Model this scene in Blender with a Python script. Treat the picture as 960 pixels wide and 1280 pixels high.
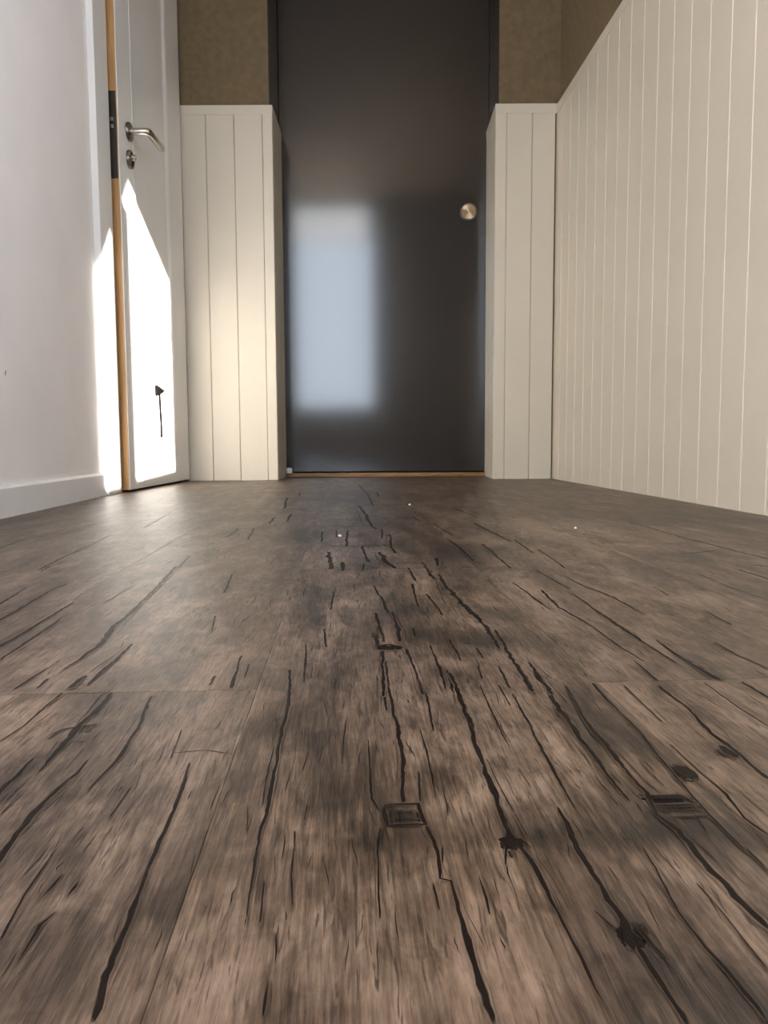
import bpy, bmesh, math, random
from mathutils import Vector, Matrix
R = math.radians
random.seed(7)
scn = bpy.context.scene
col = scn.collection
for o in list(bpy.data.objects):
    bpy.data.objects.remove(o)

# ------------------------------------------------------------------ camera
CAM_H = 0.14                                   # phone held a hand's breadth above the floor
YAW, PITCH, ROLL = R(2.895), R(5.048), R(0.3)
fw = Vector((math.sin(YAW)*math.cos(PITCH), math.cos(YAW)*math.cos(PITCH), -math.sin(PITCH)))
rt = Vector((math.cos(YAW), -math.sin(YAW), 0))
up = rt.cross(fw)
rt, up = rt*math.cos(ROLL)-up*math.sin(ROLL), up*math.cos(ROLL)+rt*math.sin(ROLL)
cam_d = bpy.data.cameras.new('camera')
cam_d.sensor_fit = 'VERTICAL'
cam_d.sensor_height = 36
cam_d.sensor_width = 27
cam_d.lens = 985/1280*36
cam_d.clip_start = 0.01
cam = bpy.data.objects.new('camera', cam_d)
col.objects.link(cam)
m = Matrix((rt, up, -fw)).transposed().to_4x4()
m.translation = (0, 0, CAM_H)
cam.matrix_world = m
scn.camera = cam

# ------------------------------------------------------------------ light
SUN_DIR = Vector((-1.0, 1.2, -0.60))           # low sun through the side window onto the left door
world = bpy.data.worlds.new('sky')
scn.world = world
world.use_nodes = True
wb = world.node_tree.nodes['Background']
wb.inputs['Color'].default_value = (0.75, 0.86, 1.0, 1)
wb.inputs['Strength'].default_value = 2.6
sun_d = bpy.data.lights.new('sun', 'SUN')
sun_d.energy = 8.5
sun_d.angle = R(0.53)
sun_d.color = (1.0, 0.94, 0.86)
sun = bpy.data.objects.new('sun', sun_d)
col.objects.link(sun)
sun.rotation_euler = SUN_DIR.to_track_quat('-Z', 'Y').to_euler()
def portal(name, loc, direction, w, h):
    d = bpy.data.lights.new(name, 'AREA')
    d.shape = 'RECTANGLE'; d.size = w; d.size_y = h
    d.cycles.is_portal = True
    o = bpy.data.objects.new(name, d)
    col.objects.link(o)
    o.location = loc
    o.rotation_euler = Vector(direction).to_track_quat('-Z', 'Z').to_euler()
vs = scn.view_settings
vs.view_transform = 'Standard'
vs.look = 'None'
vs.exposure = 2.25
vs.gamma = 1
vs.use_curve_mapping = False

# ------------------------------------------------------------------ helpers
class MB:
    """collects polygons; build() links them as one mesh object"""
    def __init__(s): s.v = []; s.f = []; s.smooth = False
    def poly(s, pts, faces):
        b = len(s.v); s.v += [tuple(p) for p in pts]; s.f += [tuple(i+b for i in f) for f in faces]; return s
    def prism(s, base, off):
        """extrude polygon (list of 3D points) by a vector"""
        n = len(base); off = Vector(off)
        pts = [Vector(p) for p in base] + [Vector(p)+off for p in base]
        fs = [tuple(range(n-1, -1, -1)), tuple(range(n, 2*n))] + [(i, (i+1) % n, n+(i+1) % n, n+i) for i in range(n)]
        return s.poly(pts, fs)
    def box(s, lo, hi, fr=None):
        fr = fr or (lambda x, y, z: (x, y, z))
        x0, y0, z0 = lo; x1, y1, z1 = hi
        p = [fr(x, y, z) for z in (z0, z1) for (x, y) in ((x0, y0), (x1, y0), (x1, y1), (x0, y1))]
        return s.poly(p, [(3, 2, 1, 0), (4, 5, 6, 7), (0, 1, 5, 4), (1, 2, 6, 5), (2, 3, 7, 6), (3, 0, 4, 7)])
    def lathe(s, prof, c, axis, n=32):
        a = Vector(axis).normalized(); t = a.orthogonal().normalized(); b = a.cross(t); c = Vector(c)
        base = len(s.v)
        for r, h in prof:
            for i in range(n):
                w = 2*math.pi*i/n
                s.v.append(tuple(c + a*h + (t*math.cos(w)+b*math.sin(w))*max(r, 1e-5)))
        for k in range(len(prof)-1):
            for i in range(n):
                j = (i+1) % n
                s.f.append((base+k*n+i, base+k*n+j, base+(k+1)*n+j, base+(k+1)*n+i))
        s.f.append(tuple(base+i for i in range(n-1, -1, -1)))
        s.f.append(tuple(base+(len(prof)-1)*n+i for i in range(n)))
        return s
    def tube(s, pts, r, n=16):
        pts = [Vector(p) for p in pts]; base = len(s.v); rad = r if isinstance(r, (list, tuple)) else [r]*len(pts)
        nrm = None
        for i, p in enumerate(pts):
            d = ((pts[i]-pts[i-1]).normalized() if i else Vector()) + ((pts[i+1]-pts[i]).normalized() if i < len(pts)-1 else Vector())
            d.normalize()
            nrm = d.orthogonal() if nrm is None else nrm - d*nrm.dot(d)
            nrm.normalize(); b = d.cross(nrm)
            for k in range(n):
                w = 2*math.pi*k/n
                s.v.append(tuple(p+(nrm*math.cos(w)+b*math.sin(w))*rad[i]))
        for i in range(len(pts)-1):
            for k in range(n):
                j = (k+1) % n
                s.f.append((base+i*n+k, base+i*n+j, base+(i+1)*n+j, base+(i+1)*n+k))
        s.f.append(tuple(base+k for k in range(n-1, -1, -1)))
        s.f.append(tuple(base+(len(pts)-1)*n+k for k in range(n)))
        return s
    def build(s, name, mat, parent=None, bevel=0, smooth=False):
        me = bpy.data.meshes.new(name)
        me.from_pydata(s.v, [], s.f)
        bm = bmesh.new(); bm.from_mesh(me)
        bmesh.ops.recalc_face_normals(bm, faces=bm.faces)
        if bevel:
            bmesh.ops.bevel(bm, geom=[e for e in bm.edges if e.is_manifold and e.calc_face_angle(0) > 0.6], offset=bevel, segments=2, profile=0.6, affect='EDGES')
        bm.to_mesh(me); bm.free()
        if smooth:
            me.polygons.foreach_set('use_smooth', [True]*len(me.polygons))
            try: me.set_sharp_from_angle(angle=R(35))
            except Exception: pass
        me.materials.append(mat)
        o = bpy.data.objects.new(name, me)
        col.objects.link(o)
        if parent: o.parent = parent
        return o
def empty(name, loc=(0, 0, 0)):
    o = bpy.data.objects.new(name, None); col.objects.link(o)
    o.empty_display_size = 0.05
    return o
def tag(o, label, cat, group=None, kind=None):
    o['label'] = label; o['category'] = cat
    if group: o['group'] = group
    if kind: o['kind'] = kind
    return o
def struct(o, label=None, cat=None):
    o['kind'] = 'structure'
    if label: o['label'] = label
    if cat: o['category'] = cat
    return o

# ------------------------------------------------------------------ materials
class NT:
    def __init__(s, name):
        s.m = bpy.data.materials.new(name); s.m.use_nodes = True
        s.t = s.m.node_tree; s.p = s.t.nodes['Principled BSDF']
    def n(s, typ, **kw):
        nd = s.t.nodes.new(typ)
        for k, v in kw.items():
            if k in nd.inputs: s.set(nd.inputs[k], v)
            else: setattr(nd, k, v)
        return nd
    def set(s, sock, v):
        if isinstance(v, bpy.types.NodeSocket): s.t.links.new(v, sock)
        elif isinstance(v, bpy.types.Node): s.t.links.new(v.outputs[0], sock)
        else: sock.default_value = v
    def math(s, op, a, b=None, c=None, clamp=False):
        nd = s.t.nodes.new('ShaderNodeMath'); nd.operation = op; nd.use_clamp = clamp
        for i, v in enumerate((a, b, c)):
            if v is not None: s.set(nd.inputs[i], v)
        return nd.outputs[0]
    def mix(s, f, a, b, typ='MIX'):
        nd = s.t.nodes.new('ShaderNodeMix'); nd.data_type = 'RGBA'; nd.blend_type = typ
        s.set(nd.inputs[0], f); s.set(nd.inputs[6], a); s.set(nd.inputs[7], b)
        return nd.outputs[2]
    def ramp(s, f, stops, interp='LINEAR'):
        nd = s.t.nodes.new('ShaderNodeValToRGB'); cr = nd.color_ramp; cr.interpolation = interp
        while len(cr.elements) < len(stops): cr.elements.new(0.5)
        for e, (p, c) in zip(cr.elements, stops):
            e.position = p; e.color = (*c, 1) if len(c) == 3 else c
        s.set(nd.inputs[0], f); return nd.outputs[0]
    def noise(s, vec, scale, detail=4, rough=0.55, dist=0.0):
        nd = s.t.nodes.new('ShaderNodeTexNoise')
        s.set(nd.inputs['Vector'], vec); nd.inputs['Scale'].default_value = scale
        nd.inputs['Detail'].default_value = detail; nd.inputs['Roughness'].default_value = rough
        nd.inputs['Distortion'].default_value = dist
        return nd.outputs[0]
    def pos(s, scale=(1, 1, 1), off=None):
        g = s.t.nodes.new('ShaderNodeNewGeometry')
        mp = s.t.nodes.new('ShaderNodeVectorMath'); mp.operation = 'MULTIPLY'
        s.set(mp.inputs[0], g.outputs['Position']); mp.inputs[1].default_value = scale
        if off is None: return mp.outputs[0]
        ad = s.t.nodes.new('ShaderNodeVectorMath'); ad.operation = 'ADD'
        s.set(ad.inputs[0], mp.outputs[0]); s.set(ad.inputs[1], off)
        return ad.outputs[0]
    def bump(s, h, strength, dist=0.001):
        b = s.t.nodes.new('ShaderNodeBump'); s.set(b.inputs['Height'], h)
        b.inputs['Strength'].default_value = strength; b.inputs['Distance'].default_value = dist
        s.set(s.p.inputs['Normal'], b.outputs[0]); return b

def paint(name, rgb, rough, var=0.04, nscale=6, bump=0.05, bscale=(300, 300, 60), coat=0.0, spec=0.5):
    k = NT(name)
    f = k.noise(k.pos(), nscale, 4, 0.6)
    k.set(k.p.inputs['Base Color'], k.ramp(f, [(0.3, tuple(c*(1-var) for c in rgb)), (0.7, tuple(min(1, c*(1+var)) for c in rgb))]))
    k.p.inputs['Roughness'].default_value = rough
    k.p.inputs['Specular IOR Level'].default_value = spec
    k.p.inputs['Coat Weight'].default_value = coat
    if bump: k.bump(k.noise(k.pos(bscale), 1.0, 3), bump, 0.0006)
    return k.m

M = {}
M['white_wall'] = paint('white_plaster', (0.90, 0.85, 0.83), 0.75, 0.03, 5, 0.25, (180, 180, 180))
M['white_gloss'] = paint('white_door_paint', (0.82, 0.81, 0.79), 0.32, 0.02, 4, 0.06)
M['base_paint'] = paint('baseboard_paint', (0.80, 0.78, 0.77), 0.42, 0.03, 6, 0.06)
M['cream'] = paint('cream_board_paint', (0.64, 0.575, 0.47), 0.38, 0.03, 3, 0.10, (120, 120, 12))
M['ceiling'] = paint('ceiling_paint', (0.56, 0.40, 0.25), 0.7, 0.06, 4, 0.2, (120, 120, 120))  # unseen surface, tone chosen to warm and dim the bounced light
M['taupe'] = paint('taupe_wallpaper', (0.165, 0.117, 0.062), 0.85, 0.16, 40, 0.6, (260, 260, 120))
M['black_metal'] = paint('dark_lock_metal', (0.03, 0.024, 0.016), 0.4, 0.3, 60, 0.1)
M['white_plastic'] = paint('white_plastic', (0.85, 0.84, 0.82), 0.4, 0.02, 30, 0.02)
M['black_plastic'] = paint('black_plastic', (0.010, 0.009, 0.010), 0.5, 0.2, 60, 0.05)
M['shade_scuff'] = paint('grey_mark', (0.035, 0.028, 0.027), 0.7, 0.2, 200, 0.1)
M['crumb'] = paint('pale_crumb', (0.9, 0.88, 0.85), 0.6, 0.05, 400, 0.1)

def wood_edge():
    k = NT('bare_pine')
    g = k.noise(k.pos((120, 120, 5)), 1.0, 6, 0.6, 0.6)
    k.set(k.p.inputs['Base Color'], k.ramp(g, [(0.25, (0.34, 0.165, 0.055)), (0.6, (0.55, 0.31, 0.125)), (0.85, (0.62, 0.39, 0.18))]))
    k.p.inputs['Roughness'].default_value = 0.5
    k.bump(g, 0.2, 0.0005)
    return k.m
M['pine'] = wood_edge()

def threshold_wood():
    k = NT('threshold_oak')
    g = k.noise(k.pos((6, 120, 60)), 1.0, 6, 0.6, 0.6)
    k.set(k.p.inputs['Base Color'], k.ramp(g, [(0.25, (0.10, 0.045, 0.012)), (0.6, (0.30, 0.145, 0.04)), (0.85, (0.40, 0.21, 0.07))]))
    k.p.inputs['Roughness'].default_value = 0.4
    return k.m
M['oak'] = threshold_wood()

def steel(name, rgb, rough, aniso=0.0):
    k = NT(name)
    f = k.noise(k.pos((200, 200, 200)), 1.0, 3)
    k.set(k.p.inputs['Base Color'], k.ramp(f, [(0.3, tuple(c*0.85 for c in rgb)), (0.7, rgb)]))
    k.p.inputs['Metallic'].default_value = 1
    k.p.inputs['Roughness'].default_value = rough
    if aniso:
        k.p.inputs['Anisotropic'].default_value = aniso
        t = k.n('ShaderNodeTangent', direction_type='RADIAL', axis='Z')
        k.set(k.p.inputs['Tangent'], t.outputs[0])
    return k.m
M['steel'] = steel('brushed_steel', (0.62, 0.58, 0.52), 0.28)
M['dark_steel'] = steel('dark_steel', (0.20, 0.18, 0.15), 0.3)
M['disc_steel'] = steel('turned_steel', (0.42, 0.33, 0.22), 0.30, 0.92)

def slate_door():
    k = NT('slate_grey_satin_paint')
    f = k.noise(k.pos((3, 3, 3)), 1.0, 3)
    k.set(k.p.inputs['Base Color'], k.ramp(f, [(0.3, (0.0165, 0.0150, 0.0140)), (0.7, (0.0195, 0.0180, 0.0170))]))
    k.p.inputs['Roughness'].default_value = 0.36
    k.p.inputs['Specular IOR Level'].default_value = 0.12
    k.p.inputs['Coat Weight'].default_value = 1.0
    k.p.inputs['Coat IOR'].default_value = 1.6
    k.p.inputs['Coat Roughness'].default_value = 0.105
    k.bump(k.noise(k.pos((700, 700, 700)), 1.0, 2), 0.05, 0.0004)
    return k.m
M['slate'] = slate_door()

def glass():
    k = NT('window_glass')
    tr = k.n('ShaderNodeBsdfTransparent'); gl = k.n('ShaderNodeBsdfGlossy'); gl.inputs['Roughness'].default_value = 0.02
    mx = k.n('ShaderNodeMixShader'); mx.inputs[0].default_value = 0.05; k.set(mx.inputs[1], tr.outputs[0]); k.set(mx.inputs[2], gl.outputs[0])
    k.set(k.t.nodes['Material Output'].inputs['Surface'], mx.outputs[0])
    return k.m
M['glass'] = glass()

def plank_wood():
    k = NT('rustic_laminate')
    pid = k.n('ShaderNodeAttribute', attribute_name='pid').outputs['Fac']
    crack = k.n('ShaderNodeAttribute', attribute_name='crack').outputs['Fac']
    stain = k.n('ShaderNodeAttribute', attribute_name='stain').outputs['Fac']
    off = k.n('ShaderNodeCombineXYZ'); k.set(off.inputs['Z'], k.math('MULTIPLY', pid, 37.0))
    off = off.outputs[0]
    blot = k.noise(k.pos((26, 7, 1), off), 1.0, 5, 0.62, 0.5)       # cloudy print tone
    patch = k.noise(k.pos((75, 38, 1), off), 1.0, 6, 0.68, 1.0)      # small worn patches
    grain = k.noise(k.pos((700, 38, 1), off), 1.0, 4, 0.62, 0.5)    # long fibres
    fine = k.noise(k.pos((1900, 110, 1), off), 1.0, 3, 0.6)          # pores
    tick = k.noise(k.pos((620, 44, 1), off), 1.0, 3, 0.55, 0.8)     # short dark checks
    t = k.math('MULTIPLY_ADD', k.math('SUBTRACT', blot, 0.5), 1.0, 0.44)
    t = k.math('MULTIPLY_ADD', k.math('SUBTRACT', patch, 0.5), 0.60, t)
    t = k.math('MULTIPLY_ADD', k.math('SUBTRACT', grain, 0.5), 0.62, t)
    t = k.math('MULTIPLY_ADD', fine, 0.12, t)
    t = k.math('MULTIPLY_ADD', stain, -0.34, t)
    t = k.math('MULTIPLY_ADD', k.math('SUBTRACT', pid, 0.5), 0.06, t)
    c = k.ramp(t, [(0.24, (0.013, 0.008, 0.0049)), (0.37, (0.042, 0.027, 0.0175)), (0.49, (0.083, 0.055, 0.0375)), (0.61, (0.138, 0.095, 0.067)), (0.78, (0.225, 0.160, 0.121))])
    hue = k.noise(k.pos((9, 5, 1), off), 1.0, 3)
    c = k.mix(k.ramp(hue, [(0.42, (0, 0, 0)), (0.68, (0.5, 0.5, 0.5))]), c, k.mix(1.0, c, (1.0, 0.93, 0.78, 1), 'MULTIPLY'))
    tk = k.ramp(tick, [(0.345, (0.85, 0.85, 0.85)), (0.415, (0, 0, 0))])
    c = k.mix(tk, c, (0.035, 0.022, 0.016, 1))
    ck = k.math('MULTIPLY_ADD', k.math('SUBTRACT', grain, 0.5), 0.9, crack)
    ck = k.math('MULTIPLY_ADD', k.math('SUBTRACT', patch, 0.5), 0.5, ck)
    ck = k.math('MULTIPLY', ck, k.math('GREATER_THAN', crack, 0.001))
    ckf = k.ramp(ck, [(0.30, (0, 0, 0)), (0.46, (0.55, 0.55, 0.55)), (0.62, (1, 1, 1))])
    c = k.mix(ckf, c, (0.0095, 0.0062, 0.0048, 1))
    k.set(k.p.inputs['Base Color'], c)
    k.set(k.p.inputs['Roughness'], k.math('MULTIPLY_ADD', fine, 0.16, 0.33))
    k.set(k.p.inputs['Specular IOR Level'], k.math('MULTIPLY_ADD', ckf, -0.34, 0.40))
    hgt = k.math('MULTIPLY_ADD', ckf, -1.2, k.math('MULTIPLY_ADD', fine, 0.8, grain))
    k.bump(hgt, 0.28, 0.0006)
    return k.m
M['plank'] = plank_wood()
M['underlay'] = paint('dark_underlay', (0.02, 0.014, 0.01), 0.9, 0.1, 30, 0)

# ------------------------------------------------------------------ floor
XL, XR = -0.656, 0.800          # plaster faces of the side walls
Y_REAR, Z_CEIL = -1.15, 2.45
X_ALC, Y_ALC = -1.18, 0.30      # unseen widening, added so the dark door reflects more of the rear window
CB, SBN = math.cos(YAW), math.sin(YAW)
def B(s, t, z):                 # frame of the far wall: s along it, t into the depth
    return (s*CB + t*SBN, -s*SBN + t*CB, z)

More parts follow.
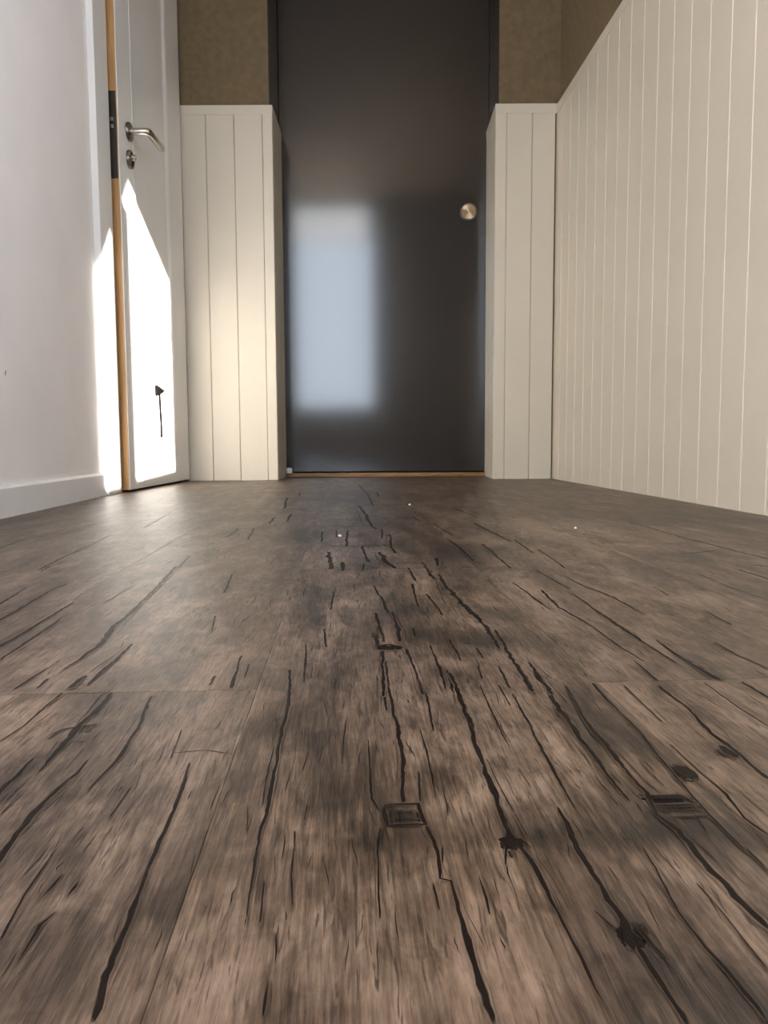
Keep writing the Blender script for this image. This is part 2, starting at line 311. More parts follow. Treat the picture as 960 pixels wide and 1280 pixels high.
# printed cracks of the laminate: x, y along the boards, width (mm), one polyline each
CRACKS = """-68.8,340.1,0.7 -67.6,320.2,1.17 -66.4,294.4,1.39 -65.7,277.5,1.53 -65.7,263,1.67 -65.4,247.5,1.77 -65.3,228.7,1.83 -64.1,211,1.77 -63.9,200,1.73 -62.3,183,1.74;-117.4,256.4,2.37 -118.5,265.1,2.45 -119.3,279,2.38 -118.9,295,2.26 -117.6,311.4,2.02 -114.7,331.2,1.52 -114.9,345.7,0.71;
-138.6,305.6,2.8 -139.5,313.5,2.44 -139,330.3,1.79 -139.9,349.9,0.71;-131.8,332.3,0.68 -132.7,349.5,2.13 -132.4,373.5,3.04 -132.3,391.9,2.39 -130.8,418.3,2.97 -131.5,441.4,2.24;-142.8,376.3,0.76 -138.8,384.5,1.56 -122.6,391.2,1.19;
-129.9,367.3,0.75 -121.9,367.8,0.75;-141.6,371.1,1.13 -139.2,385.6,1.17;-163.2,369.5,0.75 -160.8,391.5,0.79 -160.7,415.2,1.26 -160.5,443.3,1.79;-107.9,434.2,1.32 -104,395.7,2.42 -102.2,363.5,2.23 -101.7,344.8,1.76 -103.7,328.1,1.01 -105.4,312.8,0.64;
-88.6,315.5,0.32 -89.1,289.3,0.6;-78.2,343.3,0.53 -80.6,379.7,0.58;-79.8,350.7,0.36 -64.5,353.4,0.91 -50.6,347.9,0.36;-89.5,207,0.43 -89.9,223.4,1.16 -87.7,230,0.72;-94.5,237.5,0.74 -93.7,244.1,1.51 -93.1,251,0.78;
-87.3,237.1,0.49 -86.7,242.7,1.26 -86.2,247.3,0.51;-98.4,216.5,0.67 -100.7,239.2,0.74 -100.9,267.3,0.28;-34.7,478.7,1.47 -30.8,415.5,1.71 -30.9,372.2,1.54 -30.6,331.7,1.72 -30.3,298.9,1.56 -31.1,277.2,1.16 -30.9,256.2,1.07 -30.5,235,0.74 -29.7,222.6,0.47;
-33.4,356.2,0.37 -33.4,318.1,0.99 -32.6,294.3,0.61;-20.7,215.2,0.46 -19.8,207.3,0.88 -19.7,200.6,0.43;-20.9,196,0.21 -21,188.6,0.8 -21.1,181.6,0.58;-26.9,243.7,0.51 -25.6,218.5,0.69;-18.7,263.4,0.55 -18.4,245.6,0.77 -16.6,225.8,0.48;
-19.1,274.7,0.57 -17.9,259,0.54;-27.9,542.4,0.56 -25.6,505.3,1.56 -25.6,483.3,1.49 -24.4,450.4,0.46;-16.1,584.1,1.2 -13.1,530.5,1.09;-12.4,652,1.33 -10.8,733.6,1.5;0,388.9,0.4 -1.2,360,0.75 -2.2,332.4,0.35;
10.1,361.3,0.38 9.8,318.5,1 9.8,298.5,0.94 11.9,289.6,0.91;-15.5,296.6,0.62 -16,280.5,0.59;-17.2,348.5,0.54 -18.9,326.8,0.51;22.3,471.4,1.46 21.9,425.5,1.77 20.9,399.5,0.83;24.2,442.6,1.38 24,415.8,1.64 25.2,376,1.8 24.8,339.4,1.78 23.3,314.5,1.65 22,292.9,1.54;
14.2,292.7,1.85 27.6,293.3,1.85 28.6,276.5,1.75 14.5,276.2,1.75 13.9,292.8,1.85;16.3,286.7,0.91 27.9,286.6,0.91;16.6,281.6,0.59 27.6,280.9,0.59;12.5,275.7,1.16 10.2,257.3,0.91 9.9,244.8,0.69 9.3,220.2,0.47;
28.6,275.9,1.46 30.2,264.2,1.12 30.8,257.1,1.36 29.5,240.4,1.02 32.7,238.8,1.02 32.9,222.8,0.95 33.5,205.2,1.77 34.4,190.3,2.06 34.9,175.8,2.1;30.5,323.6,0.68 28.3,293.9,0.93;42.8,453.6,1.41 44,419.9,1.31 42.2,369.5,0.77;
35.8,372.1,0.39 36.1,345.1,0.72 35.8,319.3,0.67 34.9,296.9,0.31;61.9,465.3,2.42 62.6,452.3,2.76 61.8,409.4,2.57 60.8,373.7,2.58 58.8,334.6,2.47 57.9,304.8,2.26 57.9,282.2,2.1 57.4,265.4,1.98;56.9,264.3,2.54 57.5,255.5,1.64;
54.8,260,1.11 52,246.2,0.53;60.8,264,1.13 63.2,257.3,0.55;58.7,260.8,1.67 61.1,253.2,1.62 62,238.4,1.54 62.1,219.9,1.29 62.3,207,1.12 62.7,195.8,0.94 62.8,187.5,0.58 63.5,180.8,0.4;77.2,440.5,0.46 75.6,399.6,0.84 74.6,365.3,0.77 74.7,345.4,0.36;
87.7,439.8,0.92 87.1,403.8,0.85;32.8,260.2,0.55 30,238,0.51;42.2,241.9,0.26 42.4,228.5,0.73 41.9,220.3,0.47;27,238.2,0.51 27.4,223.1,0.72;92.5,424.9,0.89 90.8,379.5,1.2 88.2,341.8,1.45 87.6,321.7,1.37 86.9,298.6,0.95 86.9,282.3,0.3;
80.6,287.3,1.23 80.4,270.3,1.74 79.1,256.3,1.93 79.1,240.7,1.81 79.2,225.4,1.71 80.4,214.9,1.87 78.7,207.5,1.81 79.7,200.5,1.53 80.5,187.6,1.65 81.1,173.4,1.72;79.3,208.6,2.72 78.3,201.6,1.1;73.4,220.4,0.48 76.7,210.9,0.92;
83.4,212,1.61 84.4,204,0.89 86.5,195.4,0.43;82.2,210.2,1.37 85.5,213.8,0.7;114.3,448.8,1.89 111.3,406.1,2.57 110.3,363,2.31 109.7,328.7,1.75 109.3,301.6,0.97 109.7,290.2,0.62;125.8,435.7,0.92 119.9,377.6,1.6 119.1,339.8,2.17 118.6,311.7,2 119.5,296.6,1.91 115.6,278.6,1.5 118.5,266.2,2.3 118.6,252.9,2.47 119.3,239.7,2.61 119.7,224.7,2.7 120.5,207.2,2.28;
115.2,295.4,2.22 121.3,292.9,2.52 131,293,2.52 134.8,285.9,1.54;116.2,286.4,1.85 133.9,285.3,1.85;131.9,296.5,1.28 128.9,291.1,1.25;115.3,281.8,0.91 135.2,281.3,0.91;119.3,276.5,0.74 134.9,276.8,0.75;135.1,286.6,0.62 134.9,276.8,0.6;
142,324.1,2.78 142.6,318.2,3.07 142.8,310.9,3.01 143.1,307,2.31;144,323.1,2.77 143.8,310.1,2;140.3,324.2,1.39 139.8,307.2,1.65;142.3,439.1,1.85 141,391.5,1.25 141.3,365.2,1.17 138.5,329.5,1.06 136.3,297.7,0.96 135.5,275.5,0.89 135.5,249.2,0.81;
101.7,256,0.55 100.9,242.2,0.79 98.1,218.9,0.72 98.7,206.3,1.13 99.8,192.7,1.48 100.7,183.5,1.83 101.6,173.8,1.93;110.2,233.2,0.51 111,215.4,0.47 110.7,199.7,0.44 110.7,191.4,0.42;136.6,253.9,0.83 136.9,239.1,0.78;
178.8,433.6,1.84 178.5,392.8,1.68 174.9,355.7,1.91 175.2,333.5,2.15 174.7,306.6,2.32;171.9,344,2.96 171.5,331.9,3.57 172.8,327.4,2.12;149.6,347.3,0.74 149.5,312.1,1.01 150.2,294.7,1.27 147.4,274.8,0.89 149.8,261.4,0.85;
230.4,437.8,1.87 229.7,406.1,1.74;207.9,437.7,0.93 206.2,390.9,0.84 207.1,365.3,0.79;159.6,434.9,0.92 157.5,372.9,0.8;209.3,708.5,1.48 207.8,645,1.92 207.5,623.1,2.83 206.9,578.2,3.04 207.7,536.7,2.46 208,508.7,1.53 208.7,476,1.01;
218.9,535.9,1.13 216.5,494.1,2.1 216.2,463.1,2.96 218.2,440.1,3.29;185.4,726.3,2.27 181,647,2.71 184.8,607.2,1.91 187,579.6,1.22 186.6,520.6,1.1 190.1,480.9,1.02;183.7,483.2,1.02 182.2,441,1.4;166.6,770.6,1.6 169.6,692.7,2.53 170.5,638.2,1.33;
228.5,803.5,1.68 231.3,743.4,2.33 240.9,687.2,2.89 241.5,648.9,2.05 240.9,611.7,1.29;208.3,841.4,1.75 209.9,790.4,1.65 213.5,728.1,1.52;373.5,806.7,0.85 368.4,736.8,1.56 371.4,662.8,1.41;428,828.6,2.64 426.9,763.4,2.44;
296.8,628.7,0.67 293.3,574.5,1.83;256.6,526.5,1.12 255.8,491.4,1.05 259.5,460.2,0.99;296.3,738.3,0.78 293.7,690.5,1.82;319.6,772,1.63 329.7,766.6,1.62;99.2,824.1,2.55 97.9,737.2,3.8 101.9,662.8,4.8 105.2,613.1,4.45 105.2,567.8,3.54 104.3,518.1,2.16;
110.9,572.3,1.79 106.7,496,2.59 106.5,460.6,2.9 104.5,424.1,2.23;115.9,486,1.53 115.2,448.7,2.83 113.6,419.3,2.65;89.5,879.4,2.71 91.1,790.5,4.07;27.9,759.6,1.56 34.1,681.7,2.8 35,636,1.96;38.7,641.9,1.98 39.7,580.1,2.99 38.2,542.1,1.68;
25.2,636.8,1.96 26.4,591.4,2.43 27,542.9,1.68;18.6,530.4,2.73 30.5,536,2.77 40.8,524.6,2.71;23,517.6,1.07 39,516.5,1.07;24.7,519.6,2.68 22.1,466.4,1.93 20.8,422.8,1.76;25.5,494.2,1.28 24.5,439.6,1.14;40.6,522.5,2.16 42.5,482.1,1.5 42.6,424.1,1.32;
22.1,561.6,2.31 22,532.3,2.2;58,531.9,1.1 58.1,474,1.97 56.3,433.1,0.9;61.8,472.1,1.47 61.1,425.6,2.67;70.5,869.5,2.23 71.5,782.8,2.01;66.3,769.6,2.37 61.9,656,1.35;75,715.2,1.47 77.6,661.4,2.05 78.4,623.8,1.29;
73.2,546.3,1.13 73.2,514.1,2.14 73.5,490.8,1.02;88.8,523.3,1.09 88.8,495.4,1.03;82.4,479.3,1 80.4,451.1,0.94;95.4,478.5,1 92.8,430.6,1.35;50.9,584.4,1.21 50.6,554.9,1.15;-191,902.9,3.61 -183.3,759.4,3.04 -178.2,664.5,2.67 -177.6,606.3,3.04 -172.5,557.1,3.92 -172.4,515.5,3.11 -176.3,488.4,0.98;
-149.7,551,1.11 -149.2,513.9,2.59 -150.3,483.2,2.93 -149.9,455.9,1.38;-157,475.3,2.4 -158.5,449,4.08;-186.8,494.4,0.99 -189.6,449.6,1.81;-225.2,509.7,1.53 -226,556.5,1.67 -228.7,634.9,1.27;-240.1,544.5,3.26 -239.1,585.3,2.92 -240.5,653.6,2.6 -240,702.6,1.4;
-275.6,627.1,2.49 -277.5,681.7,2.71 -282.1,735.2,2.19 -279.5,797.3,1.58;-302.6,690.2,2.73 -311.2,777.9,1.54;-334.9,875.6,1.73 -339,915.4,3.61;-68.6,514.1,1.57 -65.4,442.7,2.27;-120.8,842.2,1.7 -115,762.4,2.31 -113,733.7,1.48;
-105.1,637.5,1.29 -99.3,582.6,1.18;-61.1,494.7,1.01 -60.3,463.8,0.95;-177.3,450.3,1.36 -178.5,471.9,1.42;-78.3,469.9,1.44 -78.8,449.6,1.38;-465.3,1069.7,3.13 -474.4,1194.3,2.33;-341.8,887.1,2.62 -345.6,946.4,2.8 -349.4,1021.3,3.02 -352.1,1117.8,1.65;
-352.1,1117.8,1.65 -360.3,1234.9,1.83;-563.7,1299.1,2.52 -539,1383.2,1.35;-455.5,1336.5,1.96 -432.5,1399.3,2.06;-333.6,1324.4,2.62 -353.1,1630.9,1.61;-188.5,891.2,1.78 -192.4,986.1,0.99;-175.7,1176.1,1.76 -171.7,1260.9,3.15 -176.8,1308.8,1.31;
-139.9,1143.7,2.3 -148.9,1306,2.62;-21.4,1007.2,5.11 -16,865.5,5.28;-2.8,917.1,3.73 -2.7,853.5,3.48;5.6,1255.1,3.82 2.3,1051.7,4.27;31.5,1751.2,5.32 41.5,1533.7,6.22 46.5,1324.3,5.38 50.8,1262.3,3.85;59.8,1261.4,3.85 55.3,1144.5,3.5;
68.7,1193.8,3.65 61.7,1054.6,3.77 64.7,984.9,3.02;43.2,1001.4,4.09 49,919,5.64 55.9,865.1,4.43;24,1058,3.77 25.4,953.5,3.4 29,914.4,3.27;22.2,902.8,1.84 19.1,851.7,1.74;-33.6,1071.5,1.63 -0.9,1060.2,2.15 79.1,1069.7,1.64;
-34.6,1332.5,2.02 56.8,1310.5,2;111.1,939.4,3.86 105.7,878,2.71;89.7,909.3,1.87 93.6,835,3.44;149.6,1145.4,2.35 152.5,1014.4,2.61 152,910.2,2.35;148.2,904.3,1.87 161,897,2.78;189.4,1068.2,2.76 185.9,953.1,2.96 184.6,854.4,2.66;
224.5,1346,3.47 227.1,1210.9,3.75 233.4,1081.6,3.36;47.7,2619,5.28 64.5,2128.6,4.31 65.2,1747.3,4.43;128.8,1490.6,2.28 133.7,1383.1,2.12;152.9,1339.8,2.75 162.9,1164.1,2.39;-144.1,2030.1,5.07 -128.4,1684,5.06;
-104.3,1549.5,3.89 -103.5,1407.6,3.54;-131.6,1486,3.72 -129.7,1368.5,3.43;232.6,1663.5,3.41 247.1,1445.9,2.98;-124,2222.1,3.33 -118.7,2087.9,3.13;-34.7,1236.3,2.5 -32.4,1106.1,2.24;-13.6,1257,1.91 -11.5,1160.6,1.76;
72.4,1792.4,2.73 146.7,1760.4,2.69;90.3,2229.3,4.52 90.4,2030.4,4.12;153,1135.4,1.75 170.1,1124.2,1.74;494.6,1345.9,2.83 492.7,1207.4,3.82 490.1,1113.3,3.53 494.6,1023.5,3.26 495.8,961.4,3.07 501.9,899.2,2.88;
242.5,1108,2.3 236.8,969.8,2.01;251.8,1005.6,2.09 243.3,849.5,1.77;459.7,859.8,3.66 470.1,841.7,3.59;414.4,947.1,1 453.2,965.1,3.07 488.6,984.4,1.04;614.7,1254.6,2 634.6,1139.6,1.83"""
# worn and dark clouds of the print: x, y, radius x, radius y (mm), depth of tone
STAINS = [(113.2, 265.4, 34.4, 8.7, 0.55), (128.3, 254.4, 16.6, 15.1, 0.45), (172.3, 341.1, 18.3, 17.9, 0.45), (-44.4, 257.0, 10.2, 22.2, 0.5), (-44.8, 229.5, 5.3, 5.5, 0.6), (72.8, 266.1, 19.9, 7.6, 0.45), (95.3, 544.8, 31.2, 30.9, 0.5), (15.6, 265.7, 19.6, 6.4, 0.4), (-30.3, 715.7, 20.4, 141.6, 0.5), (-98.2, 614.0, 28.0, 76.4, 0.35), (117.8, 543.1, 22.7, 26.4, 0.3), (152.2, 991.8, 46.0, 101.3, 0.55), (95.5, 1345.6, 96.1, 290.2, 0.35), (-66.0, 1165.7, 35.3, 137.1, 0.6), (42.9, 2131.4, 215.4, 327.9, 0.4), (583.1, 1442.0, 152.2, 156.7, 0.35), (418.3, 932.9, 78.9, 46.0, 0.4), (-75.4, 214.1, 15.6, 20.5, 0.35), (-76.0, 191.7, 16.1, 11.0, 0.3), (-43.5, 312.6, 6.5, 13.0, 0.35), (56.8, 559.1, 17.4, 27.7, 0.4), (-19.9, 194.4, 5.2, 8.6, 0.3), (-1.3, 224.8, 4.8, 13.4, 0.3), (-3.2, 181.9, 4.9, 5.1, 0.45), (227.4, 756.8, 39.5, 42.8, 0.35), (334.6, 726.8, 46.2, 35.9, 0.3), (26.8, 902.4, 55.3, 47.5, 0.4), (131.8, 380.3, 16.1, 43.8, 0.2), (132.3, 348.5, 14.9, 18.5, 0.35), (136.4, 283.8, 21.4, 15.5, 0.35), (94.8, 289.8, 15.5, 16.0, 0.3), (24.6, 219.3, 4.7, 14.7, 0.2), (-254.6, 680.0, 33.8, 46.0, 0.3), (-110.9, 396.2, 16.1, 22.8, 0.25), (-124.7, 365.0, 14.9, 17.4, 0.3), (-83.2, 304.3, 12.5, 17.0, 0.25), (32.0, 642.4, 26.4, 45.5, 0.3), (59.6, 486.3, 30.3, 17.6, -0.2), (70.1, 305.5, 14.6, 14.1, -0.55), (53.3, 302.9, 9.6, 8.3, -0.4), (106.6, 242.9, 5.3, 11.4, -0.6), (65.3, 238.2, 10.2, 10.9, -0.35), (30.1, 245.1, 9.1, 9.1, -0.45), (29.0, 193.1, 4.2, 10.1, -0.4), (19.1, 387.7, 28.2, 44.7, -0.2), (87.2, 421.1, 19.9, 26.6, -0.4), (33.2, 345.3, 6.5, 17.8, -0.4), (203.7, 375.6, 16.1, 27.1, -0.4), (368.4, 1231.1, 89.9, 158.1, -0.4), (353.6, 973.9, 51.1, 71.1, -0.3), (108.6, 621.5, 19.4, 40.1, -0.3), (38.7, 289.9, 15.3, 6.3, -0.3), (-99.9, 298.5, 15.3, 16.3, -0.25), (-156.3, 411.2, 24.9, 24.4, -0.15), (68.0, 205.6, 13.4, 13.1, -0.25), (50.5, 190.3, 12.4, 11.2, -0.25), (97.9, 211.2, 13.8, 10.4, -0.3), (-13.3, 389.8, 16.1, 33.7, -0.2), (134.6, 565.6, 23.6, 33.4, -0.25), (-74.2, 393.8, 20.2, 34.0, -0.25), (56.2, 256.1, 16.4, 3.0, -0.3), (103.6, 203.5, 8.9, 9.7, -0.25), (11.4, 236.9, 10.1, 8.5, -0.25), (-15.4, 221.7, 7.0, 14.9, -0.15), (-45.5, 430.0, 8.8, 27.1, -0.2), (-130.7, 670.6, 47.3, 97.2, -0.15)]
# nail holes and knots: x, y, radius x, radius y (mm), depth
BLOBS = [(57.5, 262.0, 4.19, 4.18, 1.0), (79.8, 208.5, 3.63, 5.07, 1.0), (83.7, 210.9, 2.3, 3.46, 0.6), (142.9, 315.7, 4.75, 8.41, 0.85), (125.7, 292.0, 9.42, 3.27, 0.9), (127.3, 283.1, 9.15, 2.47, 0.45), (21.6, 283.8, 7.18, 6.06, 0.6), (30.6, 527.4, 9.81, 6.16, 0.7), (171.7, 334.6, 6.48, 6.88, 0.6), (-129.7, 383.9, 6.24, 6.42, 0.5), (22.1, 561.6, 3.47, 11.6, 0.5), (55.9, 254.6, 1.09, 2.47, 0.6)]
cracks = [[tuple(float(q)/1000 for q in p.split(',')) for p in l.split()] for l in CRACKS.replace('\n', '').split(';')]
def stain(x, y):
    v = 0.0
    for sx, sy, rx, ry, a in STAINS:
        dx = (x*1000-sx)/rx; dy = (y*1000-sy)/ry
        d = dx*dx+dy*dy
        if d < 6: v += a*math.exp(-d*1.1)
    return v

fl = MB().box((X_ALC-0.1, Y_REAR-0.1, -0.05), (0.95, 3.45, -0.009)).build('floor', M['underlay'])
struct(fl, 'worn grey-brown wood plank laminate floor', 'floor')

W = 0.1968
x0 = -0.0505
colx = [x0+W*i for i in range(-4, 5)]
JOINT = {-1: 0.442, 0: 0.867, 1: 0.443, 2: 1.06, -2: 1.55, 3: 0.70, -3: 1.02, -4: 0.3, 4: 1.3}
PLEN = 1.255
rnd = random.Random(11)
planks = []
for ci in range(-6, 5):
    xa, xb = x0+W*ci, x0+W*(ci+1)
    lim = 3.36 if xb > XL else Y_ALC
    xa, xb = max(xa, (XL-0.006) if lim > 1 else X_ALC), min(xb, XR-0.004)
    if xb-xa < 0.01: continue
    y = JOINT.get(ci, 0.5)
    while y > Y_REAR: y -= PLEN
    while y < lim:
        ya, yb = max(y, Y_REAR), min(y+PLEN, lim)
        planks.append((xa, xb, ya, yb))
        y += PLEN
# extra short checks scattered along the grain
extra = []
for i in range(2600):
    y = 0.19*math.exp(rnd.random()*2.4)
    x = rnd.uniform(-0.62, 0.76)
    if abs(x-0.05*y) > 0.5*y+0.03: continue
    ln = rnd.uniform(0.008, 0.035)*(0.5+0.9*y); w = rnd.uniform(0.00022, 0.00055)*(0.55+1.1*y); a = rnd.uniform(-0.12, 0.12)
    extra.append([(x+a*ln*q+rnd.uniform(-1, 1)*w, y+ln*q, w*(0.4+2.4*q*(1-q))) for q in (0, 0.33, 0.66, 1)])
def bval(x, y):
    w = 0.0
    for bx, by, rx, ry, a in BLOBS:
        dx = abs(x*1000-bx)/rx; dy = abs(y*1000-by)/ry
        if dx < 1.1 and dy < 1.1:
            d = (dx**3+dy**3)**(1/3)
            w = max(w, a*(1 if d < 0.7 else max(0, 1-(d-0.7)/0.4)))
    return w
# hairlines running beside the long cracks
for l in cracks:
    if len(l) < 3: continue
    for q in range(rnd.choice((1, 2, 2, 3))):
        a = rnd.randrange(0, len(l)-1); b = min(len(l), a+rnd.choice((2, 3)))
        side = rnd.choice((-1, 1))*rnd.uniform(0.7, 2.2)
        hw = rnd.uniform(0.10, 0.22)
        extra.append([(p[0]+side*p[2]*(0.6+0.4*i)+0.0006*side, p[1]+rnd.uniform(-1, 1)*p[2], p[2]*hw) for i, p in enumerate(l[a:b])])
def blob(v, f, ck, st, b, z, r):
    cx, cy, rx, ry, a = b
    base = len(v); n = 22
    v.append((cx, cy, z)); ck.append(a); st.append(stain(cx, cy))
    jit = [1+r.uniform(-.16, .16) for _ in range(n)]
    for q, c in ((0.55, a), (0.85, a*0.9), (1.0, a*0.6), (1.08, 0.2)):
        for i in range(n):
            w = 2*math.pi*i/n
            ca, sa = math.cos(w), math.sin(w); k = (abs(ca)**3+abs(sa)**3)**(-1/3)
            x, y = cx+rx*q*ca*k*jit[i], cy+ry*q*sa*k*jit[i]
            v.append((x, y, z)); ck.append(c); st.append(stain(x, y))
    for i in range(n): f.append((base, base+1+i, base+1+(i+1) % n))
    for k in range(3):
        for i in range(n):
            j = (i+1) % n; s = base+1+k*n
            f.append((s+i, s+n+i, s+n+j, s+j))
def strip(v, f, ck, st, line, z, r, amp=1.0):
    """a ragged ribbon of print following the polyline"""
    # resample
    P = [Vector((p[0], p[1], 0)) for p in line]; Wd = [p[2] for p in line]
    step = max(0.0035, 0.006*min(p[1] for p in line))
    pts = []
    for i in range(len(P)-1):
        n = max(1, int((P[i+1]-P[i]).length/step))
        for q in range(n):
            u = q/n; pts.append((P[i].lerp(P[i+1], u), Wd[i]*(1-u)+Wd[i+1]*u))
    pts.append((P[-1], Wd[-1]))
    base = len(v); drift = fat = 0.0; lvl = 0.9
    for i, (p, w) in enumerate(pts):
        a = pts[max(0, i-1)][0]; b = pts[min(len(pts)-1, i+1)][0]
        d = (b-a).normalized(); nrm = Vector((d.y, -d.x, 0))
        drift = drift*0.8+r.uniform(-.2, .2); fat = fat*0.6+r.uniform(-.24, .24)
        wob = w*(drift+r.uniform(-.06, .06))
        ww = w*(1.02+fat); lvl = min(1.0, max(0.72, lvl+r.uniform(-.12, .12)))
        tip = 1.0 if 0 < i < len(pts)-1 else 0.45
        for o, c in ((-0.74, 0.05), (-0.52, 0.48), (-0.27, 0.98), (0.27, 0.98), (0.52, 0.48), (0.74, 0.05)):
            q = p+nrm*(o*ww+wob)
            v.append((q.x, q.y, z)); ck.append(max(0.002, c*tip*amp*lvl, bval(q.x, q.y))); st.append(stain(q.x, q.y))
    for i in range(len(pts)-1):
        for k in range(5):
            s = base+i*6+k
            f.append((s, s+1, s+7, s+6))
Z0 = 0.0
lines = [(l, 1) for l in cracks]+[(l, 0) for l in extra]
owner = {}
for li, (l, main) in enumerate(lines):
    mx = sorted(p[0] for p in l)[len(l)//2]; my = sum(p[1] for p in l)/len(l)
    for pi, (xa, xb, ya, yb) in enumerate(planks):
        if xa <= mx < xb and ya <= my < yb:
            owner.setdefault(pi, []).append(li); break
for pi, (xa, xb, ya, yb) in enumerate(planks):
    v, f, ck, st = [], [], [], []
    g = 0.00008; bv = 0.0004
    vis = yb > 0.15
    nx = max(3, int((xb-xa)/(0.006 if vis else 0.05)))
    ys = [ya+g, ya+g+bv]; y = ya+g+bv
    while True:
        y += max(0.005, 0.016*abs(y)) if y > 0.1 else 0.08
        if y >= yb-g-bv*3: break
        ys.append(y)
    ys += [yb-g-bv, yb-g]
    xs = [xa+g, xa+g+bv]+[xa+g+bv+(xb-xa-2*g-2*bv)*i/nx for i in range(1, nx)]+[xb-g-bv, xb-g]
    NX, NY = len(xs), len(ys)
    for j, yy in enumerate(ys):
        for i, xx in enumerate(xs):
            e = i in (0, NX-1) or j in (0, NY-1)
            v.append((xx, yy, Z0-(0.00012 if e else 0))); ck.append(0.0)
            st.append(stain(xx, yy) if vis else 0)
    for j in range(NY-1):
        for i in range(NX-1):
            s = j*NX+i; f.append((s, s+1, s+NX+1, s+NX))
    # skirt down to the underlay
    ring = [i for i in range(NX)]+[j*NX+NX-1 for j in range(1, NY)]+[(NY-1)*NX+i for i in range(NX-2, -1, -1)]+[j*NX for j in range(NY-2, 0, -1)]
    b0 = len(v)
    for q in ring:
        v.append((v[q][0], v[q][1], -0.008)); ck.append(0); st.append(0.6)
    for a in range(len(ring)):
        b = (a+1) % len(ring)
        f.append((ring[b], ring[a], b0+a, b0+b))
    f.append(tuple(range(b0+len(ring)-1, b0-1, -1)))
    mine = sorted(owner.get(pi, []), key=lambda li: (lines[li][1], max(p[2] for p in lines[li][0])))
    for k, li in enumerate(mine):
        l, main = lines[li]
        strip(v, f, ck, st, l, Z0+(0.00010 if main else 0.00004)+0.0000010*k, rnd, 1.0 if main else rnd.uniform(0.6, 1.0))
    for k, b in enumerate(BLOBS):
        bx, by = b[0]/1000, b[1]/1000
        if xa <= bx < xb and ya <= by < yb:
            blob(v, f, ck, st, (bx, by, b[2]/1000, b[3]/1000, b[4]), Z0+0.00002+0.000001*k, rnd)
    me = bpy.data.meshes.new('plank')
    me.from_pydata(v, [], f)
    for nm, data in (('crack', ck), ('stain', st), ('pid', [rnd.random()]*len(v))):
        at = me.attributes.new(nm, 'FLOAT', 'POINT'); at.data.foreach_set('value', data)
    me.materials.append(M['plank'])
    o = bpy.data.objects.new('plank', me); col.objects.link(o); o.parent = fl

# ------------------------------------------------------------------ side walls, far wall, ceiling
T_WALL, T_DOOR = 2.98, 3.24      # face of the far panelling, face of the dark door
BT = 0.013                       # thickness of the panelling boards
Z_PAN = 1.363                    # top of the panelling
OP0, OP1 = -0.412, 0.4265        # opening of the far doorway
CL, CR = -0.735, 0.629           # corners of the far wall

# left wall: plaster with a doorway
wl = MB()
wl.box((XL-0.10, Y_ALC, 0), (XL, 2.285, Z_CEIL))
wl.box((X_ALC-0.10, Y_REAR, 0), (X_ALC, Y_ALC+0.10, Z_CEIL))
wl.box((X_ALC, Y_ALC, 0), (XL-0.10, Y_ALC+0.10, Z_CEIL))
wl.box((XL-0.10, 2.285, 2.06), (XL, 3.05, Z_CEIL))
wl.box((XL-0.16, 3.035, 0), (XL+0.02, 3.12, Z_CEIL))
wall_left = struct(wl.build('wall_left', M['white_wall']), 'plain white plastered wall on the left', 'wall')
MB().prism([(XL+0.0004, 1.583, 0.272), (XL+0.0004, 1.587, 0.277), (XL+0.0004, 1.589, 0.284), (XL+0.0004, 1.585, 0.281)], (0.0002, 0, 0)).build('scuff_mark', M['shade_scuff'], wall_left)
bb = MB().prism([(XL, Y_ALC, 0), (XL+0.011, Y_ALC, 0), (XL+0.011, Y_ALC, 0.056), (XL+0.007, Y_ALC, 0.062), (XL, Y_ALC, 0.062)], (0, 2.178-Y_ALC, 0))
struct(bb.build('baseboard_left', M['base_paint']), 'low pale grey baseboard along the white wall', 'baseboard')
# door surround of the left door
ar = MB()
ar.box((XL, 2.180, 0), (XL+0.018, 2.300, 2.12))
ar.box((XL, 2.300, 2.05), (XL+0.018, 3.00, 2.12))
ar.box((XL-0.10, 2.285, 0), (XL, 2.302, 2.06))
struct(ar.build('trim_1', M['white_gloss'], bevel=0.0015), 'flat white door surround beside the ajar panel door', 'trim')
# dark space behind the doorway
MB().box((XL-0.16, 2.25, 0), (XL-0.12, 3.05, 2.3)).build('backing_panel', M['white_wall'], wall_left)

# right wall with an unseen side window, its head sloped to shape the sun patch (out of the frame, nearer than the picture's edge)
WY0, WY1, WZ0 = 0.33, 1.13, 0.875
WYK = 0.593                      # where the head starts to slope
def wz(y): return 1.80-0.48*max(0, y-WYK)-1.05*max(0, WYK-y)
wr = MB()
def rp(pts): wr.prism([(XR, y, z) for y, z in pts], (0.09, 0, 0))
rp([(Y_REAR, 0), (WY0, 0), (WY0, Z_CEIL), (Y_REAR, Z_CEIL)])
rp([(WY0, 0), (WY1, 0), (WY1, WZ0), (WY0, WZ0)])
rp([(WY0, wz(WY0)), (WYK, wz(WYK)), (WYK, Z_CEIL), (WY0, Z_CEIL)])
rp([(WYK, wz(WYK)), (WY1, wz(WY1)), (WY1, Z_CEIL), (WYK, Z_CEIL)])
rp([(WY1, 0), (3.05, 0), (3.05, Z_CEIL), (WY1, Z_CEIL)])
wall_right = struct(wr.build('wall_right', M['taupe']), 'right wall, taupe paper above tall cream board panelling', 'wall')
def board_section(w, d=BT, c=0.0026):
    return [(0.0004, 0), (0.0004, d-c), (c, d), (w-c, d), (w-0.0004, d-c), (w-0.0004, 0)]
XP = XR-0.0135
PITCH_B = 0.0955
y = 2.960
ZR = Z_PAN-0.034
n = 0
cache = {}
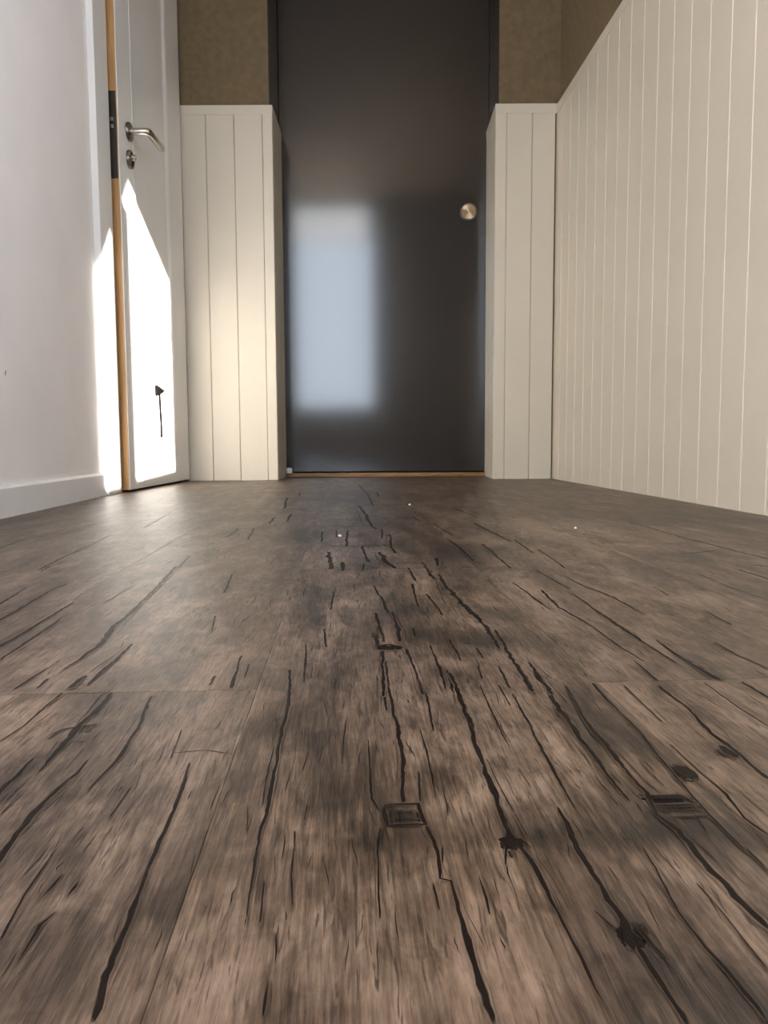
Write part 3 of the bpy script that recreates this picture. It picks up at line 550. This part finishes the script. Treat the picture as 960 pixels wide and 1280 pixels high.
while y > Y_REAR+0.02:
    w = min(PITCH_B, y-Y_REAR)
    zt = ZR+0.010
    if y-w < WY1+0.01 and y > WY0-0.01: zt = WZ0-0.03
    key = (round(w, 4), zt)
    if key not in cache:
        mb = MB().prism([(-d, -a, 0) for a, d in board_section(w)], (0, 0, zt))
        ob = mb.build('wainscot_board', M['cream'], wall_right); cache[key] = ob.data
    else:
        ob = bpy.data.objects.new('wainscot_board', cache[key]); col.objects.link(ob); ob.parent = wall_right
    ob.location = (XR, y, 0)
    y -= PITCH_B; n += 1
for a, b in ((WY1+0.012, 2.962), (Y_REAR, WY0-0.012)):
    MB().prism([(XR, a, ZR), (XR-0.0145, a, ZR), (XR-0.0145, a, Z_PAN-0.004), (XR-0.012, a, Z_PAN), (XR, a, Z_PAN)], (0, b-a, 0)).build('wainscot_rail', M['cream'], wall_right)
# window frame and glass
win2 = struct(empty('window_2'), 'unseen side window in the right wall, head sloped to shape the sun patch', 'window')
MB().prism([(XR+0.06, yy, zz) for yy, zz in ((WY0, WZ0), (WY1, WZ0), (WY1, wz(WY1)), (WYK, wz(WYK)), (WY0, wz(WY0)))], (0.004, 0, 0)).build('pane', M['glass'], win2)
MB().box((XR+0.045, 0.500, WZ0), (XR+0.085, 0.580, wz(0.50))).build('shade_bar', M['white_gloss'], win2)  # bar added to keep the sun off the pine edge of the door
MB().box((XR-0.018, WY0-0.02, WZ0-0.025), (XR+0.055, WY1+0.012, WZ0-0.002)).build('window_sill', M['cream'], win2, bevel=0.003)
portal('portal_side', (XR+0.10, (WY0+WY1)/2, 1.35), (-1, 0, 0), WY1-WY0, 1.0)

# far wall
wb_ = MB()
tb = T_WALL+BT
wb_.box((-0.95, tb, 0), (OP0, T_DOOR+0.10, Z_CEIL), B)
wb_.box((OP1, tb, 0), (0.85, T_DOOR+0.10, Z_CEIL), B)
wb_.box((OP0, tb, 2.10), (OP1, T_DOOR+0.10, Z_CEIL), B)
wall_back = struct(wb_.build('wall_back', M['taupe']), 'far wall, taupe paper above cream board panelling, around dark door', 'wall')
def bboard(sa, sb, name='wainscot_board', z1=ZR+0.010):
    sec = board_section(sb-sa)
    return MB().prism([B(sa+a, tb-d, 0) for a, d in sec], (0, 0, z1)).build(name, M['cream'], wall_back)
for a, b in ((-0.7425, -0.643), (-0.643, -0.5395), (-0.5395, -0.436)): bboard(a, b)
for a, b in ((0.4535, 0.5475), (0.5475, 0.632)): bboard(a, b)
# corner strips that turn into the reveal
for sgn, s_in, s_out in ((1, -0.436, -0.3995), (-1, 0.4535, 0.4135)):
    lo, hi = min(s_in, s_out), max(s_in, s_out)
    MB().box((lo+0.0004, tb-BT-0.0005, 0), (hi, tb, ZR+0.012), B).build('corner_strip', M['cream'], wall_back, bevel=0.0022)
MB().box((CL-0.02, tb-0.0145, ZR), (-0.398, tb, Z_PAN), B).build('wainscot_rail', M['cream'], wall_back, bevel=0.002)
MB().box((0.4125, tb-0.0145, ZR), (CR+0.012, tb, Z_PAN), B).build('wainscot_rail', M['cream'], wall_back, bevel=0.002)
# panelling of the reveal
for side in (-1, 1):
    s0 = OP0 if side < 0 else OP1
    t = tb
    for w in (0.085, 0.0955, 0.0665):
        sec = board_section(w)
        MB().prism([B(s0+(-side)*d, t+a, 0) for a, d in sec], (0, 0, ZR+0.010)).build('wainscot_board', M['cream'], wall_back)
        t += w
    e0, e1 = (s0, s0+0.014) if side < 0 else (s0-0.014, s0)
    MB().box((e0, tb, ZR), (e1, T_DOOR, Z_PAN), B).build('wainscot_rail', M['cream'], wall_back, bevel=0.002)

ln = MB()
ln.box((OP0, tb-0.0005, Z_PAN), (OP0+0.004, T_DOOR, 2.10), B)
ln.box((OP1-0.004, tb-0.0005, Z_PAN), (OP1, T_DOOR, 2.10), B)
ln.box((OP0+0.004, tb-0.0005, 2.096), (OP1-0.004, T_DOOR, 2.10), B)
struct(ln.build('trim_3', M['slate']), 'dark painted lining of the far doorway above the panelling', 'trim')

# rear wall with a tall window (behind the camera, seen only as the sheen on the dark door)
RW0, RW1, RZ0, RZ1 = -1.10, -0.13, 0.45, 2.40
rw = MB()
rw.box((X_ALC-0.1, Y_REAR-0.10, 0), (RW0, Y_REAR, Z_CEIL))
rw.box((RW1, Y_REAR-0.10, 0), (XR+0.1, Y_REAR, Z_CEIL))
rw.box((RW0, Y_REAR-0.10, 0), (RW1, Y_REAR, RZ0))
rw.box((RW0, Y_REAR-0.10, RZ1), (RW1, Y_REAR, Z_CEIL))
struct(rw.build('wall_rear', M['taupe']), 'taupe wall behind the viewpoint with a tall window', 'wall')
win1 = struct(empty('window_1'), 'tall narrow window in the rear wall', 'window')
MB().box((RW0, Y_REAR-0.06, RZ0), (RW1, Y_REAR-0.055, RZ1)).build('pane', M['glass'], win1)
wfm = MB()
for lo, hi in (((RW0, RZ0), (RW0+0.03, RZ1)), ((RW1-0.03, RZ0), (RW1, RZ1)), ((RW0+0.03, RZ0), (RW1-0.03, RZ0+0.03)), ((RW0+0.03, RZ1-0.03), (RW1-0.03, RZ1))):
    wfm.box((lo[0], Y_REAR-0.08, lo[1]), (hi[0], Y_REAR-0.03, hi[1]))
wfm.build('window_frame', M['white_gloss'], win1)
bl = NT('added_blind_fabric')
bt = bl.n('ShaderNodeBsdfTranslucent'); bt.inputs['Color'].default_value = (0.75, 0.74, 0.72, 1)
bl.set(bl.t.nodes['Material Output'].inputs['Surface'], bt.outputs[0])
MB().box((RW0-0.02, Y_REAR-0.020, 2.05), (RW1+0.02, Y_REAR-0.018, RZ1+0.02)).build('added_blind', bl.m, win1)  # unseen blind, added to dim the top of the reflection in the door
MB().tube([(RW0-0.02, Y_REAR-0.019, 2.05), (RW1+0.02, Y_REAR-0.019, 2.05)], 0.006, 10).build('added_blind_bar', M['white_plastic'], win1)
portal('portal_rear', ((RW0+RW1)/2, Y_REAR-0.12, (RZ0+RZ1)/2), (0, 1, 0), RW1-RW0, RZ1-RZ0)
struct(MB().box((X_ALC-0.1, Y_REAR-0.1, Z_CEIL), (XR+0.15, 3.45, Z_CEIL+0.05)).build('ceiling', M['ceiling']), 'unseen ceiling above the hall, toned warm to tint the bounced light', 'ceiling')

# ------------------------------------------------------------------ dark door at the end
d2 = struct(empty('door_2'), 'smooth dark slate grey door at the end of the hall', 'door')
MB().box((OP0+0.004, T_DOOR, 0.021), (OP1-0.004, T_DOOR+0.04, 2.095), B).build('door_leaf', M['slate'], d2, bevel=0.002)
MB().box((OP0, T_DOOR+0.041, 0), (OP1, T_DOOR+0.08, 2.1), B).build('door_stop_frame', M['black_plastic'], d2)
kn = empty('door_knob'); kn.parent = d2
kp = Vector(B(0.344, T_DOOR, 1.055)); ax = Vector(B(0, -1, 0))
def lathe_local(name, prof, mat, parent, loc, axis, n=40):
    o = MB().lathe(prof, (0, 0, 0), (0, 0, 1), n).build(name, mat, parent, smooth=True)
    o.location = loc; o.rotation_euler = Vector(axis).to_track_quat('Z', 'Y').to_euler()
    return o
lathe_local('knob_rim', [(0.0345, 0), (0.0345, 0.004), (0.032, 0.0065), (0.0295, 0.0065), (0.0285, 0.0045), (0.0285, 0.001), (0, 0.001)], M['dark_steel'], kn, kp, ax)
lathe_local('knob_face', [(0.0288, 0.0012), (0.0288, 0.0050), (0.0280, 0.0056), (0.020, 0.0058), (0.010, 0.0060), (0.001, 0.0061)], M['disc_steel'], kn, kp, ax)
th = MB().box((OP0+0.013, T_DOOR-0.012, 0), (OP1-0.013, T_DOOR+0.06, 0.0165), B)
struct(th.build('trim_2', M['oak'], bevel=0.003), 'thin golden brown wooden threshold under the dark door', 'trim')
# white stop at the foot of the door
ds = tag(empty('door_stop'), 'small white round door stop at lower left corner of dark door', 'door stop')
cpos = Vector(B(-0.386, T_DOOR-0.016, 0.0165))
MB().lathe([(0.0125, 0), (0.0125, 0.003), (0.011, 0.004)], cpos, (0, 0, 1), 24).build('stop_base', M['white_plastic'], ds, smooth=True)
MB().lathe([(0.0105, 0.004), (0.0128, 0.007), (0.0128, 0.017), (0.0105, 0.021), (0.004, 0.0225)], cpos, (0, 0, 1), 24).build('stop_cap', M['white_plastic'], ds, smooth=True)

# ------------------------------------------------------------------ left panel door, slightly ajar
A = Vector((-0.6207, 2.322, 0)); ang = R(3.495)
U = Vector((math.sin(ang), math.cos(ang), 0)); N = Vector((U.y, -U.x, 0))
LW, LH, LT, ZB = 0.676, 2.03, 0.040, 0.006
def Lf(u, d, z): return tuple(A+U*u+N*d+Vector((0, 0, z)))      # u along leaf, d out into the hall
d1 = struct(empty('door_1'), 'white panel door standing slightly ajar in the left wall', 'door')
PU0, PU1, PZ0, PZ1 = 0.125, 0.515, 0.115, 1.92
def part(name, lo, hi, mat, bevel=0.0, parent=d1): return MB().box(lo, hi, Lf).build(name, mat, parent, bevel=bevel)
part('stile', (0.0025, -LT, ZB), (PU0, 0, LH), M['white_gloss'], 0.0015)
part('stile', (PU1, -LT, ZB), (LW, 0, LH), M['white_gloss'], 0.0015)
part('rail', (PU0, -LT, ZB), (PU1, 0, PZ0), M['white_gloss'], 0.0008)
part('rail', (PU0, -LT, PZ1), (PU1, 0, LH), M['white_gloss'], 0.0008)
part('panel', (PU0-0.005, -LT+0.010, PZ0-0.005), (PU1+0.005, -0.006, PZ1+0.005), M['white_gloss'])
def mould(lo, hi, axis):
    # quarter-round bead inside the frame
    pr = [(0, 0.0008), (0.008, 0.0012), (0.018, -0.0010), (0.027, -0.0045), (0.030, -0.0065), (0, -0.0065)]
    mb = MB()
    if axis == 'L': mb.prism([Lf(PU0+a, d, lo) for a, d in pr], (0, 0, hi-lo))
    if axis == 'R': mb.prism([Lf(PU1-a, d, lo) for a, d in pr], (0, 0, hi-lo))
    if axis == 'B': mb.prism([Lf(lo, d, PZ0+a) for a, d in pr], U*(hi-lo))
    if axis == 'T': mb.prism([Lf(lo, d, PZ1-a) for a, d in pr], U*(hi-lo))
    mb.build('moulding', M['white_gloss'], d1)
mould(PZ0, PZ1, 'L'); mould(PZ0, PZ1, 'R'); mould(PU0, PU1, 'B'); mould(PU0, PU1, 'T')
ed = part('leaf_edge', (0, -LT+0.001, ZB), (0.0026, -0.002, LH), M['pine'])
ed['label'] = 'bare orange pine edge of the door leaf'
lp = part('lock_plate', (-0.0012, -0.030, 0.882), (0.0006, -0.004, 1.119), M['black_metal'], 0.0004)
part('latch', (-0.008, -0.0195, 1.036), (-0.001, -0.0120, 1.046), M['steel'], 0.001, lp)
part('latch', (-0.006, -0.0195, 1.018), (-0.001, -0.0120, 1.028), M['steel'], 0.001, lp)
hd = empty('door_handle'); hd.parent = d1
HU, HZ = 0.086, 1.041
MB().lathe([(0.026, 0), (0.026, 0.006), (0.0245, 0.0085), (0.010, 0.0085)], Lf(HU, 0, HZ), N, 36).build('rosette', M['dark_steel'], hd, smooth=True)
tip = [Lf(HU, 0.006, HZ), Lf(HU, 0.050, HZ), Lf(HU+0.002, 0.0555, HZ), Lf(HU+0.008, 0.058, HZ), Lf(HU+0.080, 0.058, HZ), Lf(HU+0.135, 0.058, HZ)]
MB().tube(tip, [0.010, 0.010, 0.0104, 0.0104, 0.0102, 0.0102], 20).build('lever', M['steel'], hd, smooth=True)
es = empty('keyhole_escutcheon'); es.parent = d1
MB().lathe([(0.026, 0), (0.026, 0.006), (0.0245, 0.0085), (0.019, 0.0085), (0.019, 0.005)], Lf(HU, 0, 0.963), N, 36).build('rosette', M['dark_steel'], es, smooth=True)
MB().lathe([(0.0085, 0.004), (0.0085, 0.018), (0.007, 0.020)], Lf(HU, 0, 0.968), N, 24).build('cylinder', M['steel'], es, smooth=True)
# dark wedge and thin line modelled in place of a shadow on the panel
shd = tag(empty('shadow_mark'), 'small black wedge and thin line standing in for a shadow low on the white panel door', 'shadow_mark')
M['matt_black'] = paint('matt_black', (0.008, 0.007, 0.0075), 1.0, 0.2, 60, 0, spec=0.0)
hz = 0.312
MB().prism([Lf(0.290, -0.005, hz+0.016), Lf(0.290, -0.005, hz-0.015), Lf(0.380, -0.005, hz+0.003)], N*0.008).build('wedge', M['matt_black'], shd)
MB().tube([Lf(0.330, -0.003, hz-0.008), Lf(0.334, -0.003, hz-0.06), Lf(0.340, -0.003, hz-0.11), Lf(0.339, -0.003, hz-0.152)], 0.0036, 8).build('shade_scuff', M['matt_black'], shd)

# ------------------------------------------------------------------ crumbs on the floor
for (x, y, r, lab) in ((-0.007, 1.17, 0.0028, 'tiny white crumb on the dark cracked centre of the floor'),
                       (0.145, 1.738, 0.0030, 'tiny white crumb on the floor nearest the dark door'),
                       (0.371, 1.243, 0.0022, 'tiny pale crumb on the lighter floor toward the right wall')):
    bm = bmesh.new(); bmesh.ops.create_icosphere(bm, subdivisions=2, radius=r)
    for vv in bm.verts: vv.co *= 0.75+0.4*rnd.random(); vv.co.z *= 0.7
    zmin = min(vv.co.z for vv in bm.verts)
    me = bpy.data.meshes.new('crumb'); bm.to_mesh(me); bm.free(); me.materials.append(M['crumb'])
    o = bpy.data.objects.new('crumb', me); col.objects.link(o); o.location = (x, y, -zmin+0.0001)
    tag(o, lab, 'crumb', 'crumbs on the floor')
